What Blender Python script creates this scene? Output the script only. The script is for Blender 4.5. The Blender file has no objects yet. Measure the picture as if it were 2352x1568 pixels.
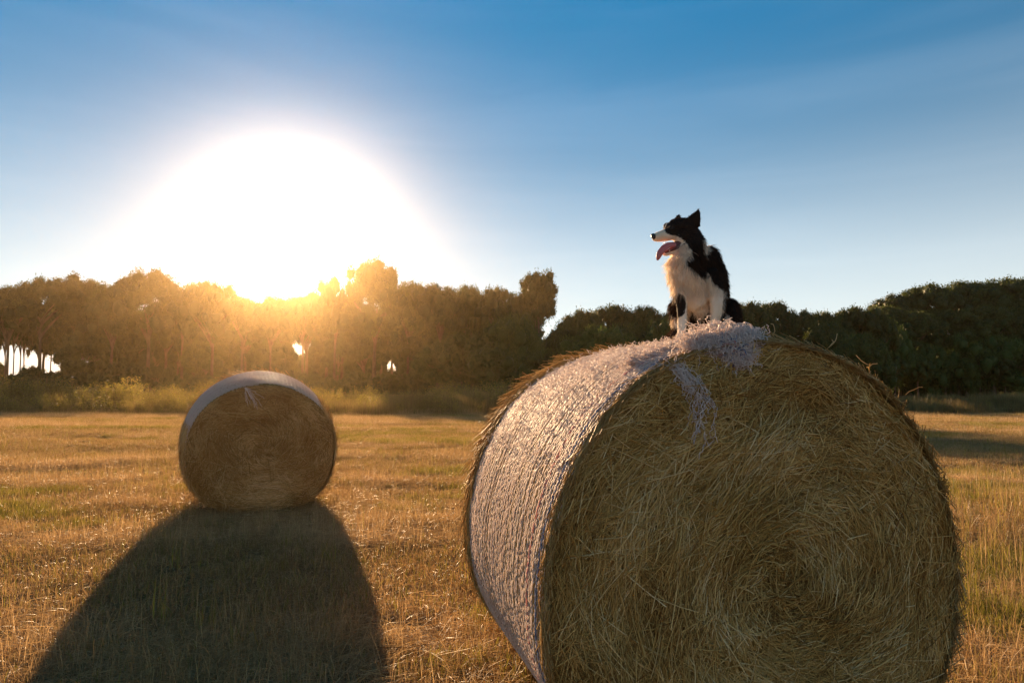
import bpy, math, random
import numpy as np
from mathutils import Vector, Matrix
rng = np.random.default_rng(7)
random.seed(7)
S = bpy.context.scene
COL = S.collection
R = math.radians

# ------------------------------------------------------------ camera, world, sun, exposure
FPX, CX, CY, HORIZON, CAM_H = 1568.0, 1176.0, 784.0, 885.0, 1.43
PITCH = math.atan((HORIZON - CY) / FPX)
cam_d = bpy.data.cameras.new('camera'); cam = bpy.data.objects.new('camera', cam_d); COL.objects.link(cam)
cam_d.lens = 24.0; cam_d.sensor_width = 36.0; cam_d.clip_start = 0.05; cam_d.clip_end = 5000
cam.location = (0, 0, CAM_H); cam.rotation_euler = (math.pi / 2 + PITCH, 0, 0)
S.camera = cam

def ray(px, py):
    u, v = (px - CX) / FPX, (CY - py) / FPX
    c, s = math.cos(PITCH), math.sin(PITCH)
    return Vector((u, c - v * s, s + v * c))

def at(px, py, Y):
    d = ray(px, py)
    return Vector((0, 0, CAM_H)) + d * (Y / d.y)

SUN = ray(668, 552).normalized()
SUN_EL = math.asin(SUN.z); SUN_AZ = math.atan2(SUN.x, SUN.y)      # azimuth from +Y towards +X
world = bpy.data.worlds.new('World'); S.world = world; world.use_nodes = True
wn, wl = world.node_tree.nodes, world.node_tree.links
bg = wn['Background']; bg.inputs['Strength'].default_value = 0.066
sky = wn.new('ShaderNodeTexSky'); sky.sky_type = 'NISHITA'; sky.sun_disc = False
sky.sun_elevation = SUN_EL; sky.sun_rotation = SUN_AZ
sky.air_density = 1.0; sky.dust_density = 0.0; sky.ozone_density = 3.0; sky.altitude = 0
def wnode(t, **k):
    n = wn.new(t)
    for a, b in k.items(): setattr(n, a, b)
    return n
def wmath(op, a, b=None, clamp=False):
    n = wn.new('ShaderNodeMath'); n.operation = op; n.use_clamp = clamp
    for i, v in enumerate((a, b)):
        if v is None: continue
        if isinstance(v, (int, float)): n.inputs[i].default_value = v
        else: wl.new(v, n.inputs[i])
    return n.outputs[0]
tc = wn.new('ShaderNodeTexCoord')
dotn = wn.new('ShaderNodeVectorMath'); dotn.operation = 'DOT_PRODUCT'
nrm = wn.new('ShaderNodeVectorMath'); nrm.operation = 'NORMALIZE'
wl.new(tc.outputs['Generated'], nrm.inputs[0]); wl.new(nrm.outputs[0], dotn.inputs[0]); dotn.inputs[1].default_value = SUN
ang = wmath('ARCCOSINE', wmath('MINIMUM', dotn.outputs['Value'], 0.99999))
def glow(sig, p, amp):
    return wmath('MULTIPLY', wmath('EXPONENT', wmath('MULTIPLY', wmath('POWER', wmath('DIVIDE', ang, sig), p), -1.0)), amp)
gsum = wmath('ADD', glow(0.124, 2.3, 4.5), glow(0.22, 2.0, 0.8))
gcol = wn.new('ShaderNodeVectorMath'); gcol.operation = 'SCALE'; gcol.inputs[0].default_value = (0.93, 1.0, 0.88)
wl.new(gsum, gcol.inputs['Scale'])
# pale evening air low over the horizon, the same all round
sep = wn.new('ShaderNodeSeparateXYZ'); wl.new(nrm.outputs[0], sep.inputs[0])
elev = wmath('MAXIMUM', sep.outputs['Z'], 0.0)
band = wmath('MULTIPLY', wmath('EXPONENT', wmath('MULTIPLY', wmath('POWER', wmath('DIVIDE', elev, 0.245), 1.9), -1.0)), 5.0)
bcol = wn.new('ShaderNodeVectorMath'); bcol.operation = 'SCALE'; bcol.inputs[0].default_value = (1.0, 0.985, 0.955)
wl.new(band, bcol.inputs['Scale'])
tint = wn.new('ShaderNodeVectorMath'); tint.operation = 'MULTIPLY'; tint.inputs[1].default_value = (0.0, 0.56, 0.68)
wl.new(sky.outputs[0], tint.inputs[0])
addv = wn.new('ShaderNodeVectorMath'); addv.operation = 'ADD'; addw = wn.new('ShaderNodeVectorMath'); addw.operation = 'ADD'
wmap = wn.new('ShaderNodeMapping'); wmap.inputs['Scale'].default_value = (1.5, 1.5, 11.0); wmap.inputs['Rotation'].default_value = (0.0, 0.18, 0.0); wl.new(nrm.outputs[0], wmap.inputs['Vector'])
wno = wn.new('ShaderNodeTexNoise'); wno.inputs['Scale'].default_value = 1.6; wno.inputs['Detail'].default_value = 6; wno.inputs['Distortion'].default_value = 0.6; wl.new(wmap.outputs[0], wno.inputs['Vector'])
wisp = wmath('MULTIPLY', wmath('POWER', wmath('MULTIPLY', wmath('SUBTRACT', wno.outputs[0], 0.40, True), 2.4), 1.3), 0.30)
wadd = wn.new('ShaderNodeVectorMath'); wadd.operation = 'SCALE'; wadd.inputs[0].default_value = (1.0, 0.96, 0.92); wl.new(wisp, wadd.inputs['Scale'])
addx = wn.new('ShaderNodeVectorMath'); addx.operation = 'ADD'
clr = wn.new('ShaderNodeVectorMath'); clr.operation = 'SCALE'; wl.new(tint.outputs[0], clr.inputs[0])
wl.new(wmath('MINIMUM', wmath('ADD', wmath('MULTIPLY', elev, 2.0), 0.02), 1.0), clr.inputs['Scale'])
wl.new(clr.outputs[0], addv.inputs[0]); wl.new(gcol.outputs[0], addv.inputs[1])
wl.new(addv.outputs[0], addw.inputs[0]); wl.new(bcol.outputs[0], addw.inputs[1])
wl.new(addw.outputs[0], addx.inputs[0]); wl.new(wadd.outputs[0], addx.inputs[1]); wl.new(addx.outputs[0], bg.inputs['Color'])

sun_d = bpy.data.lights.new('sun', 'SUN'); sun_o = bpy.data.objects.new('sun', sun_d); COL.objects.link(sun_o)
sun_d.energy = 4.8; sun_d.angle = R(0.5); sun_d.color = (1.0, 0.66, 0.36)
sun_o.rotation_euler = (-SUN).to_track_quat('-Z', 'Y').to_euler()
sun_o.location = (0, 0, 30)
vs = S.view_settings
vs.view_transform = 'Standard'; vs.look = 'None'; vs.gamma = 1.0; vs.use_curve_mapping = False
vs.exposure = 1.55
S.render.engine = 'CYCLES'
cy = S.cycles
cy.max_bounces = 10; cy.diffuse_bounces = 6; cy.transmission_bounces = 6; cy.volume_bounces = 1; cy.transparent_max_bounces = 8
cy.caustics_reflective = False; cy.caustics_refractive = False
cy.use_denoising = True; cy.sample_clamp_indirect = 4.0
HAZE_DENSITY = 0.00020; HAZE_G = 0.885

# ------------------------------------------------------------ helpers
def tag(o, label=None, cat=None, group=None, kind=None):
    for k, v in (('label', label), ('category', cat), ('group', group), ('kind', kind)):
        if v: o[k] = v
    return o

def mesh_np(name, V, F, mat=None, smooth=False, attrs=None, cols=None):
    """V (n,3), F (m,k) all the same k, or a list of such arrays."""
    me = bpy.data.meshes.new(name)
    V = np.asarray(V, np.float32).reshape(-1, 3)
    Fs = F if isinstance(F, list) else [F]
    Fs = [np.asarray(f, np.int32) for f in Fs if len(f)]
    me.vertices.add(len(V)); me.vertices.foreach_set('co', V.ravel())
    flat = np.concatenate([f.ravel() for f in Fs]); tot = np.concatenate([np.full(len(f), f.shape[1], np.int32) for f in Fs])
    start = np.concatenate([[0], np.cumsum(tot)[:-1]]).astype(np.int32)
    me.loops.add(len(flat)); me.loops.foreach_set('vertex_index', flat)
    me.polygons.add(len(tot)); me.polygons.foreach_set('loop_start', start); me.polygons.foreach_set('loop_total', tot)
    if smooth: me.polygons.foreach_set('use_smooth', np.ones(len(tot), bool))
    for k, a in (attrs or {}).items():
        at_ = me.attributes.new(k, 'FLOAT', 'POINT'); at_.data.foreach_set('value', np.asarray(a, np.float32))
    for k, a in (cols or {}).items():
        at_ = me.attributes.new(k, 'FLOAT_COLOR', 'POINT'); at_.data.foreach_set('color', np.asarray(a, np.float32).ravel())
    me.update(calc_edges=True); me.validate()
    if mat: me.materials.append(mat)
    return me

def obj(name, me, parent=None, **k):
    o = bpy.data.objects.new(name, me); COL.objects.link(o)
    if parent: o.parent = parent
    return tag(o, **k)

def empty(name, loc, rz=0, **k):
    o = bpy.data.objects.new(name, None); COL.objects.link(o); o.location = loc; o.rotation_euler = (0, 0, rz)
    o.empty_display_size = 0.3
    return tag(o, **k)

def norm(a):
    return a / np.maximum(np.linalg.norm(a, axis=-1, keepdims=True), 1e-9)

def tubes(P, rad, sides=3, taper=None, flat=1.0, ref=None):
    """P (n,k,3) paths, rad (n,) -> V, F quads, strand index of each vertex."""
    P = np.asarray(P, float); n, k = P.shape[:2]
    T = np.empty_like(P); T[:, 1:-1] = P[:, 2:] - P[:, :-2]; T[:, 0] = P[:, 1] - P[:, 0]; T[:, -1] = P[:, -1] - P[:, -2]
    T = norm(T)
    if ref is None:
        ref = norm(rng.normal(size=(n, 1, 3)))
    A = norm(np.cross(T, ref)); B = np.cross(T, A)
    if sides == 2:
        an = np.array([0, math.pi])
    else:
        an = np.arange(sides) * 2 * math.pi / sides
    r = np.asarray(rad, float).reshape(n, 1, 1, 1)
    if taper is not None: r = r * np.asarray(taper).reshape(1, k, 1, 1)
    V = P[:, :, None] + r * (np.cos(an)[None, None, :, None] * A[:, :, None] + flat * np.sin(an)[None, None, :, None] * B[:, :, None])
    base = (np.arange(n) * k * sides)[:, None, None]
    i = (np.arange(k - 1) * sides)[None, :, None]
    if sides == 2:
        j = np.array([0])[None, None]; j2 = np.array([1])[None, None]
    else:
        j = np.arange(sides)[None, None]; j2 = (np.arange(sides) + 1)[None, None] % sides
    F = np.stack([base + i + j, base + i + j2, base + i + sides + j2, base + i + sides + j], -1).reshape(-1, 4)
    idx = np.repeat(np.arange(n), k * sides)
    return V.reshape(-1, 3), F, idx

def join(parts):
    Vs, Fs, As, o = [], [], [], 0
    for V, F, a in parts:
        Vs.append(V); Fs.append(F + o); As.append(a); o += len(V)
    return np.concatenate(Vs), np.concatenate(Fs), np.concatenate(As)

# smooth value noise on numpy points
def vnoise(p, seed=0):
    p = np.asarray(p, float); f = np.floor(p).astype(np.int64); t = p - f; t = t * t * (3 - 2 * t)
    d = p.shape[-1]; out = 0
    for c in range(2 ** d):
        o = np.array([(c >> q) & 1 for q in range(d)]); g = f + o
        h = (g * np.array([73856093, 19349663, 83492791])[:d]).sum(-1) + seed * 2654435761
        h = (h ^ (h >> 13)) * 1274126177 & 0x7fffffff; h = (h ^ (h >> 15)) & 0xffffff
        w = np.prod(np.where(o, t, 1 - t), -1)
        out = out + w * (h / 0xffffff)
    return out * 2 - 1

# ------------------------------------------------------------ materials
def mat(name, base=(0.5, 0.5, 0.5), rough=0.8, spec=0.3):
    m = bpy.data.materials.new(name); m.use_nodes = True
    b = m.node_tree.nodes['Principled BSDF']
    b.inputs['Base Color'].default_value = (*base, 1); b.inputs['Roughness'].default_value = rough
    b.inputs['Specular IOR Level'].default_value = spec
    return m, m.node_tree.nodes, m.node_tree.links, b

def ramp(nt, fac, stops):
    r = nt.new('ShaderNodeValToRGB'); e = r.color_ramp.elements
    while len(e) < len(stops): e.new(0.5)
    for x, (p, c) in zip(e, stops): x.position = p; x.color = (*c, 1)
    return r

def noise(nt, lk, scale, detail=4, vec=None, rough=0.55):
    n = nt.new('ShaderNodeTexNoise'); n.inputs['Scale'].default_value = scale; n.inputs['Detail'].default_value = detail; n.inputs['Roughness'].default_value = rough
    if vec is not None: lk.new(vec, n.inputs['Vector'])
    return n

def mixc(nt, lk, fac, a, b, mode='MIX'):
    m = nt.new('ShaderNodeMix'); m.data_type = 'RGBA'; m.blend_type = mode
    for s, v in ((m.inputs['Factor'], fac), (m.inputs['A'], a), (m.inputs['B'], b)):
        if isinstance(v, (int, float)): s.default_value = v
        elif isinstance(v, tuple): s.default_value = (*v, 1)
        else: lk.new(v, s)
    return m.outputs['Result']

def translucent(nt, lk, b, colour, amount):
    tr = nt.new('ShaderNodeBsdfTranslucent'); mx = nt.new('ShaderNodeMixShader'); mx.inputs[0].default_value = amount
    if isinstance(colour, tuple): tr.inputs[0].default_value = (*colour, 1)
    else: lk.new(colour, tr.inputs[0])
    lk.new(b.outputs[0], mx.inputs[1]); lk.new(tr.outputs[0], mx.inputs[2])
    lk.new(mx.outputs[0], nt['Material Output'].inputs['Surface'])

def strand_mat(name, stops, trans=0.3, rough=0.5, spec=0.35, big=None):
    m, nt, lk, b = mat(name, rough=rough, spec=spec)
    a = nt.new('ShaderNodeAttribute'); a.attribute_name = 'rnd'
    r = ramp(nt, None, stops); lk.new(a.outputs['Fac'], r.inputs[0]); c = r.outputs[0]
    if big:
        g = nt.new('ShaderNodeNewGeometry'); n = noise(nt, lk, big[0], 3, g.outputs['Position'])
        rr = ramp(nt, None, [(0.38, (1, 1, 1)), (0.62, big[1])]); lk.new(n.outputs[0], rr.inputs[0])
        c = mixc(nt, lk, 1.0, c, rr.outputs[0], 'MULTIPLY')
    lk.new(c, b.inputs['Base Color'])
    translucent(nt, lk, b, c, trans)
    return m

M = {}
M['straw'] = strand_mat('straw', [(0.0, (0.30, 0.17, 0.055)), (0.35, (0.56, 0.36, 0.13)), (0.75, (0.76, 0.54, 0.23)), (1.0, (0.88, 0.72, 0.42))], 0.3, rough=0.55, spec=0.2, big=(2.2, (0.78, 0.70, 0.56)))
M['straw_far'] = strand_mat('straw_far', [(0.0, (0.36, 0.19, 0.055)), (0.5, (0.70, 0.43, 0.15)), (1.0, (0.90, 0.67, 0.36))], 0.10, rough=0.55, spec=0.2, big=(2.5, (0.75, 0.66, 0.52)))
M['straw_cut'] = strand_mat('straw_cut', [(0.0, (0.24, 0.125, 0.032)), (0.3, (0.56, 0.34, 0.10)), (0.7, (0.82, 0.56, 0.20)), (1.0, (0.95, 0.77, 0.42))], 0.08, rough=0.55, spec=0.2, big=(2.2, (0.82, 0.74, 0.60)))
M['net'] = strand_mat('net_twine', [(0.0, (0.86, 0.74, 0.69)), (1.0, (0.96, 0.87, 0.80))], 0.38, rough=0.55, spec=0.22)
M['net_red'] = strand_mat('net_twine_red', [(0.0, (0.60, 0.20, 0.17)), (1.0, (0.68, 0.30, 0.25))], 0.2, rough=0.9, spec=0.0)
M['net_blue'] = strand_mat('net_twine_blue', [(0.0, (0.14, 0.20, 0.38)), (1.0, (0.26, 0.32, 0.48))], 0.2, rough=0.9, spec=0.0)

def hay_core(name):
    m, nt, lk, b = mat(name, rough=0.95, spec=0.1)
    g = nt.new('ShaderNodeTexCoord'); n = noise(nt, lk, 60, 6, g.outputs['Object'], 0.7)
    r = ramp(nt, None, [(0.3, (0.20, 0.12, 0.04)), (0.55, (0.42, 0.27, 0.09)), (0.8, (0.62, 0.42, 0.18))]); lk.new(n.outputs[0], r.inputs[0])
    lk.new(r.outputs[0], b.inputs['Base Color'])
    bm = nt.new('ShaderNodeBump'); bm.inputs['Distance'].default_value = 0.01; bm.inputs['Strength'].default_value = 1
    lk.new(n.outputs[0], bm.inputs['Height']); lk.new(bm.outputs[0], b.inputs['Normal'])
    return m
M['core'] = hay_core('hay_core')

# ------------------------------------------------------------ ground
def ground_z(x, y):
    x = np.asarray(x, float); y = np.asarray(y, float)
    p = np.stack([x, y], -1)
    z = 0.10 * vnoise(p * [0.06, 0.10], 3) + 0.045 * vnoise(p * [0.25, 0.9], 4) + 0.02 * vnoise(p * 2.2, 5)
    fade = np.clip((np.hypot(x, y) - 4.0) / 10.0, 0.15, 1.0)
    bale = np.minimum(np.hypot(x - 0.8, y - 3.3) - 1.2, np.hypot(x + 2.5, y - 8.4) - 1.2)
    return z * fade * np.clip(bale / 1.0 + 0.1, 0.1, 1.0) + 0.35 * np.clip((y - 33) / 6, 0, 1) * np.clip((60 - y) / 20, 0, 1)

xs = np.unique(np.concatenate([np.linspace(-30, 40, 240), -30 - np.geomspace(0.5, 570, 40), 40 + np.geomspace(0.5, 560, 40)]))
ys = np.unique(np.concatenate([np.linspace(-6, 45, 240), 45 + np.geomspace(0.5, 555, 50), -6 - np.geomspace(0.5, 300, 30)]))
GX, GY = np.meshgrid(xs, ys)
GV = np.stack([GX, GY, ground_z(GX, GY)], -1).reshape(-1, 3)
nx, ny = len(xs), len(ys)
ii = (np.arange(ny - 1)[:, None] * nx + np.arange(nx - 1)[None]).ravel()
GF = np.stack([ii, ii + 1, ii + nx + 1, ii + nx], -1)
m, nt, lk, b = mat('stubble_soil', rough=0.95, spec=0.1)
g = nt.new('ShaderNodeNewGeometry'); mp = nt.new('ShaderNodeMapping'); lk.new(g.outputs['Position'], mp.inputs['Vector']); mp.inputs['Scale'].default_value = (0.35, 1.0, 1.0)
n1 = noise(nt, lk, 0.55, 5, mp.outputs[0]); n2 = noise(nt, lk, 22, 6, g.outputs['Position'], 0.7)
r1 = ramp(nt, None, [(0.40, (0.38, 0.215, 0.08)), (0.60, (0.27, 0.165, 0.055)), (0.74, (0.14, 0.135, 0.03))]); lk.new(n1.outputs[0], r1.inputs[0])
r2 = ramp(nt, None, [(0.30, (0.35, 0.33, 0.30)), (0.65, (1, 1, 1))]); lk.new(n2.outputs[0], r2.inputs[0])
lk.new(mixc(nt, lk, 1.0, r1.outputs[0], r2.outputs[0], 'MULTIPLY'), b.inputs['Base Color'])
bm = nt.new('ShaderNodeBump'); bm.inputs['Distance'].default_value = 0.03; lk.new(n2.outputs[0], bm.inputs['Height']); lk.new(bm.outputs[0], b.inputs['Normal'])
obj('ground', mesh_np('ground', GV, GF, m, True), kind='structure', label='mown hay field with dry golden stubble and green patches')

# ------------------------------------------------------------ scattering with geometry nodes
def scatter(name, variants, pts, rot, scl, pick, label, kind='stuff', lean=None):
    me = bpy.data.meshes.new(name); me.vertices.add(len(pts)); me.vertices.foreach_set('co', np.asarray(pts, np.float32).ravel())
    for k, a in (('rz', rot), ('sc', scl)):
        q = me.attributes.new(k, 'FLOAT', 'POINT'); q.data.foreach_set('value', np.asarray(a, np.float32))
    q = me.attributes.new('pick', 'INT', 'POINT'); q.data.foreach_set('value', np.asarray(pick, np.int32))
    o = obj(name, me, kind=kind, label=label)
    ng = bpy.data.node_groups.new(name + '_scatter', 'GeometryNodeTree')
    ng.interface.new_socket('Geometry', in_out='INPUT', socket_type='NodeSocketGeometry')
    ng.interface.new_socket('Geometry', in_out='OUTPUT', socket_type='NodeSocketGeometry')
    N, L = ng.nodes, ng.links
    gi, go = N.new('NodeGroupInput'), N.new('NodeGroupOutput')
    def named(a, t):
        x = N.new('GeometryNodeInputNamedAttribute'); x.data_type = t; x.inputs['Name'].default_value = a; return x.outputs['Attribute']
    cmb = N.new('ShaderNodeCombineXYZ'); L.new(named('rz', 'FLOAT'), cmb.inputs['Z'])
    jn = N.new('GeometryNodeJoinGeometry')
    for i, vm in enumerate(variants):
        src = bpy.data.objects.new(name + '_source', vm)
        oi = N.new('GeometryNodeObjectInfo'); oi.inputs['Object'].default_value = src; oi.inputs['As Instance'].default_value = True
        cp = N.new('FunctionNodeCompare'); cp.data_type = 'INT'; cp.operation = 'EQUAL'
        L.new(named('pick', 'INT'), cp.inputs[2]); cp.inputs[3].default_value = i
        ip = N.new('GeometryNodeInstanceOnPoints')
        L.new(gi.outputs[0], ip.inputs['Points']); L.new(cp.outputs[0], ip.inputs['Selection']); L.new(oi.outputs['Geometry'], ip.inputs['Instance'])
        L.new(cmb.outputs[0], ip.inputs['Rotation']); L.new(named('sc', 'FLOAT'), ip.inputs['Scale'])
        L.new(ip.outputs[0], jn.inputs[0])
    L.new(jn.outputs[0], go.inputs[0])
    md = o.modifiers.new('scatter', 'NODES'); md.node_group = ng
    return o

def blades(n, spread, h0, h1, w, lean, k=4, lie=0.0, seed=0):
    """a patch of grass blades as ribbons"""
    base = np.zeros((n, 3)); rr = spread * np.sqrt(rng.random(n)); a = rng.random(n) * 2 * math.pi
    base[:, 0] = rr * np.cos(a); base[:, 1] = rr * np.sin(a)
    h = rng.uniform(h0, h1, n); d = rng.random(n) * 2 * math.pi; ln = np.abs(rng.normal(0, lean, n)) + (rng.random(n) < lie) * 1.3
    t = np.linspace(0, 1, k)[None, :]
    thx = np.sin(np.minimum(ln[:, None] * (0.4 + 0.8 * t), 1.5)); thz = np.cos(np.minimum(ln[:, None] * (0.4 + 0.8 * t), 1.5))
    dx = np.cumsum(np.concatenate([np.zeros((n, 1)), thx[:, 1:]], 1), 1) / (k - 1); dz = np.cumsum(np.concatenate([np.zeros((n, 1)), thz[:, 1:]], 1), 1) / (k - 1)
    P = base[:, None] + np.stack([dx * np.cos(d)[:, None], dx * np.sin(d)[:, None], dz], -1) * h[:, None, None]
    P[:, :, 2] += 0.004
    return P

def patch(name, sets, m):
    parts = []
    for P, w, lo, hi in sets:
        k = P.shape[1]
        V, F, i = tubes(P, rng.uniform(0.6, 1.2, len(P)) * w, 2, np.linspace(1, 0.25, k))
        parts.append((V, F, (rng.uniform(lo, hi, len(P)))[i]))
    V, F, a = join(parts)
    return mesh_np(name, V, F, m, attrs={'rnd': a})

M['stubble'] = strand_mat('dry_stubble', [(0.0, (0.22, 0.125, 0.05)), (0.35, (0.42, 0.25, 0.105)), (0.6, (0.60, 0.40, 0.19)), (0.70, (0.74, 0.50, 0.24)), (0.71, (0.17, 0.15, 0.025)), (1.0, (0.36, 0.30, 0.05))], 0.38, rough=0.45, spec=0.25, big=(0.7, (0.86, 0.84, 0.74)))
dry = [patch('dry_patch', [(blades(70, 0.20, 0.02, 0.09, 0.002, 0.5, 3), 0.0022, 0, 0.68), (blades(60, 0.22, 0.05, 0.15, 0.002, 0.4, 4, lie=1.0), 0.0018, 0, 0.7), (blades(8, 0.2, 0.04, 0.1, .002, .6), .003, .72, 1)], M['stubble']) for _ in range(4)]
clump = [patch('hay_clump', [(blades(130, 0.26, 0.06, 0.22, 0.002, 0.4, 4, lie=0.85), 0.0018, 0.25, 0.7)], M['stubble']) for _ in range(3)]
grn = [patch('green_patch', [(blades(90, 0.20, 0.04, 0.13, 0.002, 0.5, 4), 0.0028, 0.72, 1), (blades(40, 0.22, 0.05, 0.16, 0.002, 0.5, 4, lie=0.5), 0.002, 0.1, 0.7)], M['stubble']) for _ in range(3)]
tall = [patch('tall_patch', [(blades(7, 0.12, 0.16, 0.34, 0.002, 0.25, 5), 0.0018, 0.1, 0.7), (blades(8, 0.12, 0.10, 0.26, 0.003, 0.4, 5), 0.003, 0.72, 1)], M['stubble']) for _ in range(3)]

def field_points(n, y0, y1, power=1.0):
    t = rng.random(n); y = (y0 ** power + t * (y1 ** power - y0 ** power)) ** (1 / power)
    x = (rng.random(n) * 2 - 1) * (0.80 * y + 1.5)
    return x, y
far_x = at(600, 1000, 8.3).x - 0.25
x1, y1 = field_points(52000, 1.4, 36, 1.45)
green = vnoise(np.stack([x1 * 0.35, y1 * 0.55], -1), 11) + 0.5 * vnoise(np.stack([x1 * 1.6, y1 * 1.9], -1), 12)
green += 0.5 * np.exp(-((x1 + 1.1) ** 2 / 0.8 + (y1 - 8.5) ** 2 / 2.5)) + 0.4 * np.exp(-((x1 + 0.6) ** 2 / 0.35 + (y1 - 4.6) ** 2 / 4)) + 0.55 * np.exp(-((x1 - 4.2) ** 2 / 2.5 + (y1 - 5.5) ** 2 / 6))
green -= 0.45 * np.exp(-((x1 + 1.2) ** 2 / 1.2 + (y1 - 4.0) ** 2 / 5))
isg = green > 0.43
ok = (((x1 - 0.72) / 0.62) ** 2 + ((y1 - 3.2) / 0.75) ** 2 > 1) & (((x1 - far_x) / 0.6) ** 2 + ((y1 - 8.3) / 0.55) ** 2 > 1)
x1, y1, isg = x1[ok], y1[ok], isg[ok]
pk = np.where(isg, 4 + rng.integers(0, 3, len(x1)), rng.integers(0, 4, len(x1)))
row = vnoise(np.stack([x1 * 0.18 + 0.3 * y1, y1 * 1.1], -1), 15) + 0.4 * vnoise(np.stack([x1 * 1.4, y1 * 1.9], -1), 16) + 0.25 * np.exp(-((x1 + 1.2) ** 2 / 1.2 + (y1 - 4.0) ** 2 / 6))
pk = np.where((row > 0.22) & (rng.random(len(x1)) < 0.75), 7 + rng.integers(0, 3, len(x1)), pk)
scl = rng.uniform(0.45, 1.0, len(x1)) * (1 + y1 * 0.018) * np.where(isg, 0.8, 1.0)
scatter('grass', dry + grn + clump, np.stack([x1, y1, ground_z(x1, y1)], -1), rng.random(len(x1)) * 6.28, scl, pk, 'cut dry stubble and green grass covering the field')
x2, y2 = field_points(1500, 1.6, 33, 1.6)
xr = rng.uniform(2.2, 7, 700); yr = rng.uniform(2.6, 9, 700)
x2 = np.concatenate([x2, xr]); y2 = np.concatenate([y2, yr])
ok = (((x2 - 0.72) / 1.0) ** 2 + ((y2 - 3.2) / 1.1) ** 2 > 1) & (np.hypot(x2 + 2.5, y2 - 8.4) > 1.0) & (vnoise(np.stack([x2, y2], -1), 21) > -0.1)
x2, y2 = x2[ok], y2[ok]
scatter('tall_grass', tall, np.stack([x2, y2, ground_z(x2, y2)], -1), rng.random(len(x2)) * 6.28, rng.uniform(0.6, 1.2, len(x2)), rng.integers(0, 3, len(x2)), 'scattered taller grass stems standing above the stubble')

# ------------------------------------------------------------ verge weeds
def weed_mesh(nst, h, leafy, m):
    parts = []
    P = blades(nst, 0.30, 0.5 * h, h, 0.01, 0.22, 6)
    V, F, i = tubes(P, rng.uniform(0.006, 0.011, nst), 2, np.linspace(1, 0.4, 6)); parts.append((V, F, rng.uniform(0.1, 0.5, nst)[i]))
    nl = nst * leafy; s = rng.integers(0, nst, nl); t = rng.random(nl) ** 0.7 * 4.99; a = t.astype(int); f = (t - a)[:, None]
    c = P[s, a] * (1 - f) + P[s, a + 1] * f + rng.normal(0, 0.07, (nl, 3))
    d = norm(rng.normal(size=(nl, 3)) + [0, 0, 0.6]) * rng.uniform(0.03, 0.10, (nl, 1))
    L = np.stack([c, c + d * 0.5, c + d], 1)
    V, F, i = tubes(L, rng.uniform(0.010, 0.024, nl), 2, [0.4, 1, 0.15]); parts.append((V, F, rng.uniform(0.45, 1.0, nl)[i]))
    V, F, a = join(parts); return mesh_np('weed', V, F, m, attrs={'rnd': a})
M['weed'] = strand_mat('weed_leaf', [(0.0, (0.16, 0.10, 0.035)), (0.45, (0.36, 0.24, 0.09)), (0.6, (0.20, 0.18, 0.03)), (1.0, (0.46, 0.36, 0.06))], 0.5, rough=0.5, big=(0.35, (0.55, 0.52, 0.45)))
weeds = [weed_mesh(9, 1.2, 26, M['weed']) for _ in range(4)]
drygrass = []
for _ in range(3):
    P = blades(90, 0.5, 0.35, 0.8, 0.01, 0.25, 5); V, F, i = tubes(P, rng.uniform(0.004, 0.009, 90), 2, [1, .9, .8, .6, .3])
    drygrass.append(mesh_np('dry_grass', V, F, M['weed'], attrs={'rnd': rng.uniform(0.1, 0.62, 90)[i]}))
n = 4600
xw = (rng.random(n) * 2 - 1) * 44; yw = 33.5 + rng.random(n) ** 1.3 * 16
dens = 0.5 + 0.5 * vnoise(np.stack([xw * 0.22, yw * 0.2], -1), 31)
leafy = rng.random(n) < np.clip(dens * 0.8 - 0.035 * (xw + 6), 0.03, 0.8)
pk = np.where(leafy, rng.integers(0, 4, n), 4 + rng.integers(0, 3, n))
sc = rng.uniform(0.3, 1.2, n) * np.where(xw > 6, 0.8, 1.0) * (1 + 0.45 * vnoise(np.stack([xw * 0.5, yw * 0.1], -1), 33))
scatter('weeds', weeds + drygrass, np.stack([xw, yw, ground_z(xw, yw) - 0.02], -1), rng.random(n) * 6.28, sc, pk, 'tall yellow-green weeds and dry grass along the far field edge')

# ------------------------------------------------------------ trees
def foliage_mat(name, lo, hi, trans):
    m, nt, lk, b = mat(name, rough=0.6, spec=0.25)
    a = nt.new('ShaderNodeAttribute'); a.attribute_name = 'rnd'
    oi = nt.new('ShaderNodeObjectInfo')
    r = ramp(nt, None, [(0.0, lo), (1.0, hi)]); lk.new(a.outputs['Fac'], r.inputs[0])
    hs = nt.new('ShaderNodeHueSaturation'); lk.new(r.outputs[0], hs.inputs['Color'])
    mr = nt.new('ShaderNodeMapRange'); mr.inputs['To Min'].default_value = 0.8; mr.inputs['To Max'].default_value = 1.25; lk.new(oi.outputs['Random'], mr.inputs[0]); lk.new(mr.outputs[0], hs.inputs['Value'])
    lk.new(hs.outputs[0], b.inputs['Base Color']); translucent(nt, lk, b, hs.outputs[0], trans)
    return m
M['pine'] = foliage_mat('pine_needles', (0.035, 0.050, 0.010), (0.11, 0.125, 0.022), 0.35)
M['pine_bright'] = foliage_mat('pine_needles_bright', (0.045, 0.075, 0.012), (0.13, 0.16, 0.028), 0.35)
M['bark'], nt, lk, b = mat('bark', (0.16, 0.10, 0.06), 0.9, 0.1)
n_ = noise(nt, lk, 6, 5, nt.new('ShaderNodeTexCoord').outputs['Object']); r_ = ramp(nt, None, [(0.3, (0.08, 0.05, 0.03)), (0.7, (0.26, 0.17, 0.11))]); lk.new(n_.outputs[0], r_.inputs[0]); lk.new(r_.outputs[0], b.inputs['Base Color'])

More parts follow.
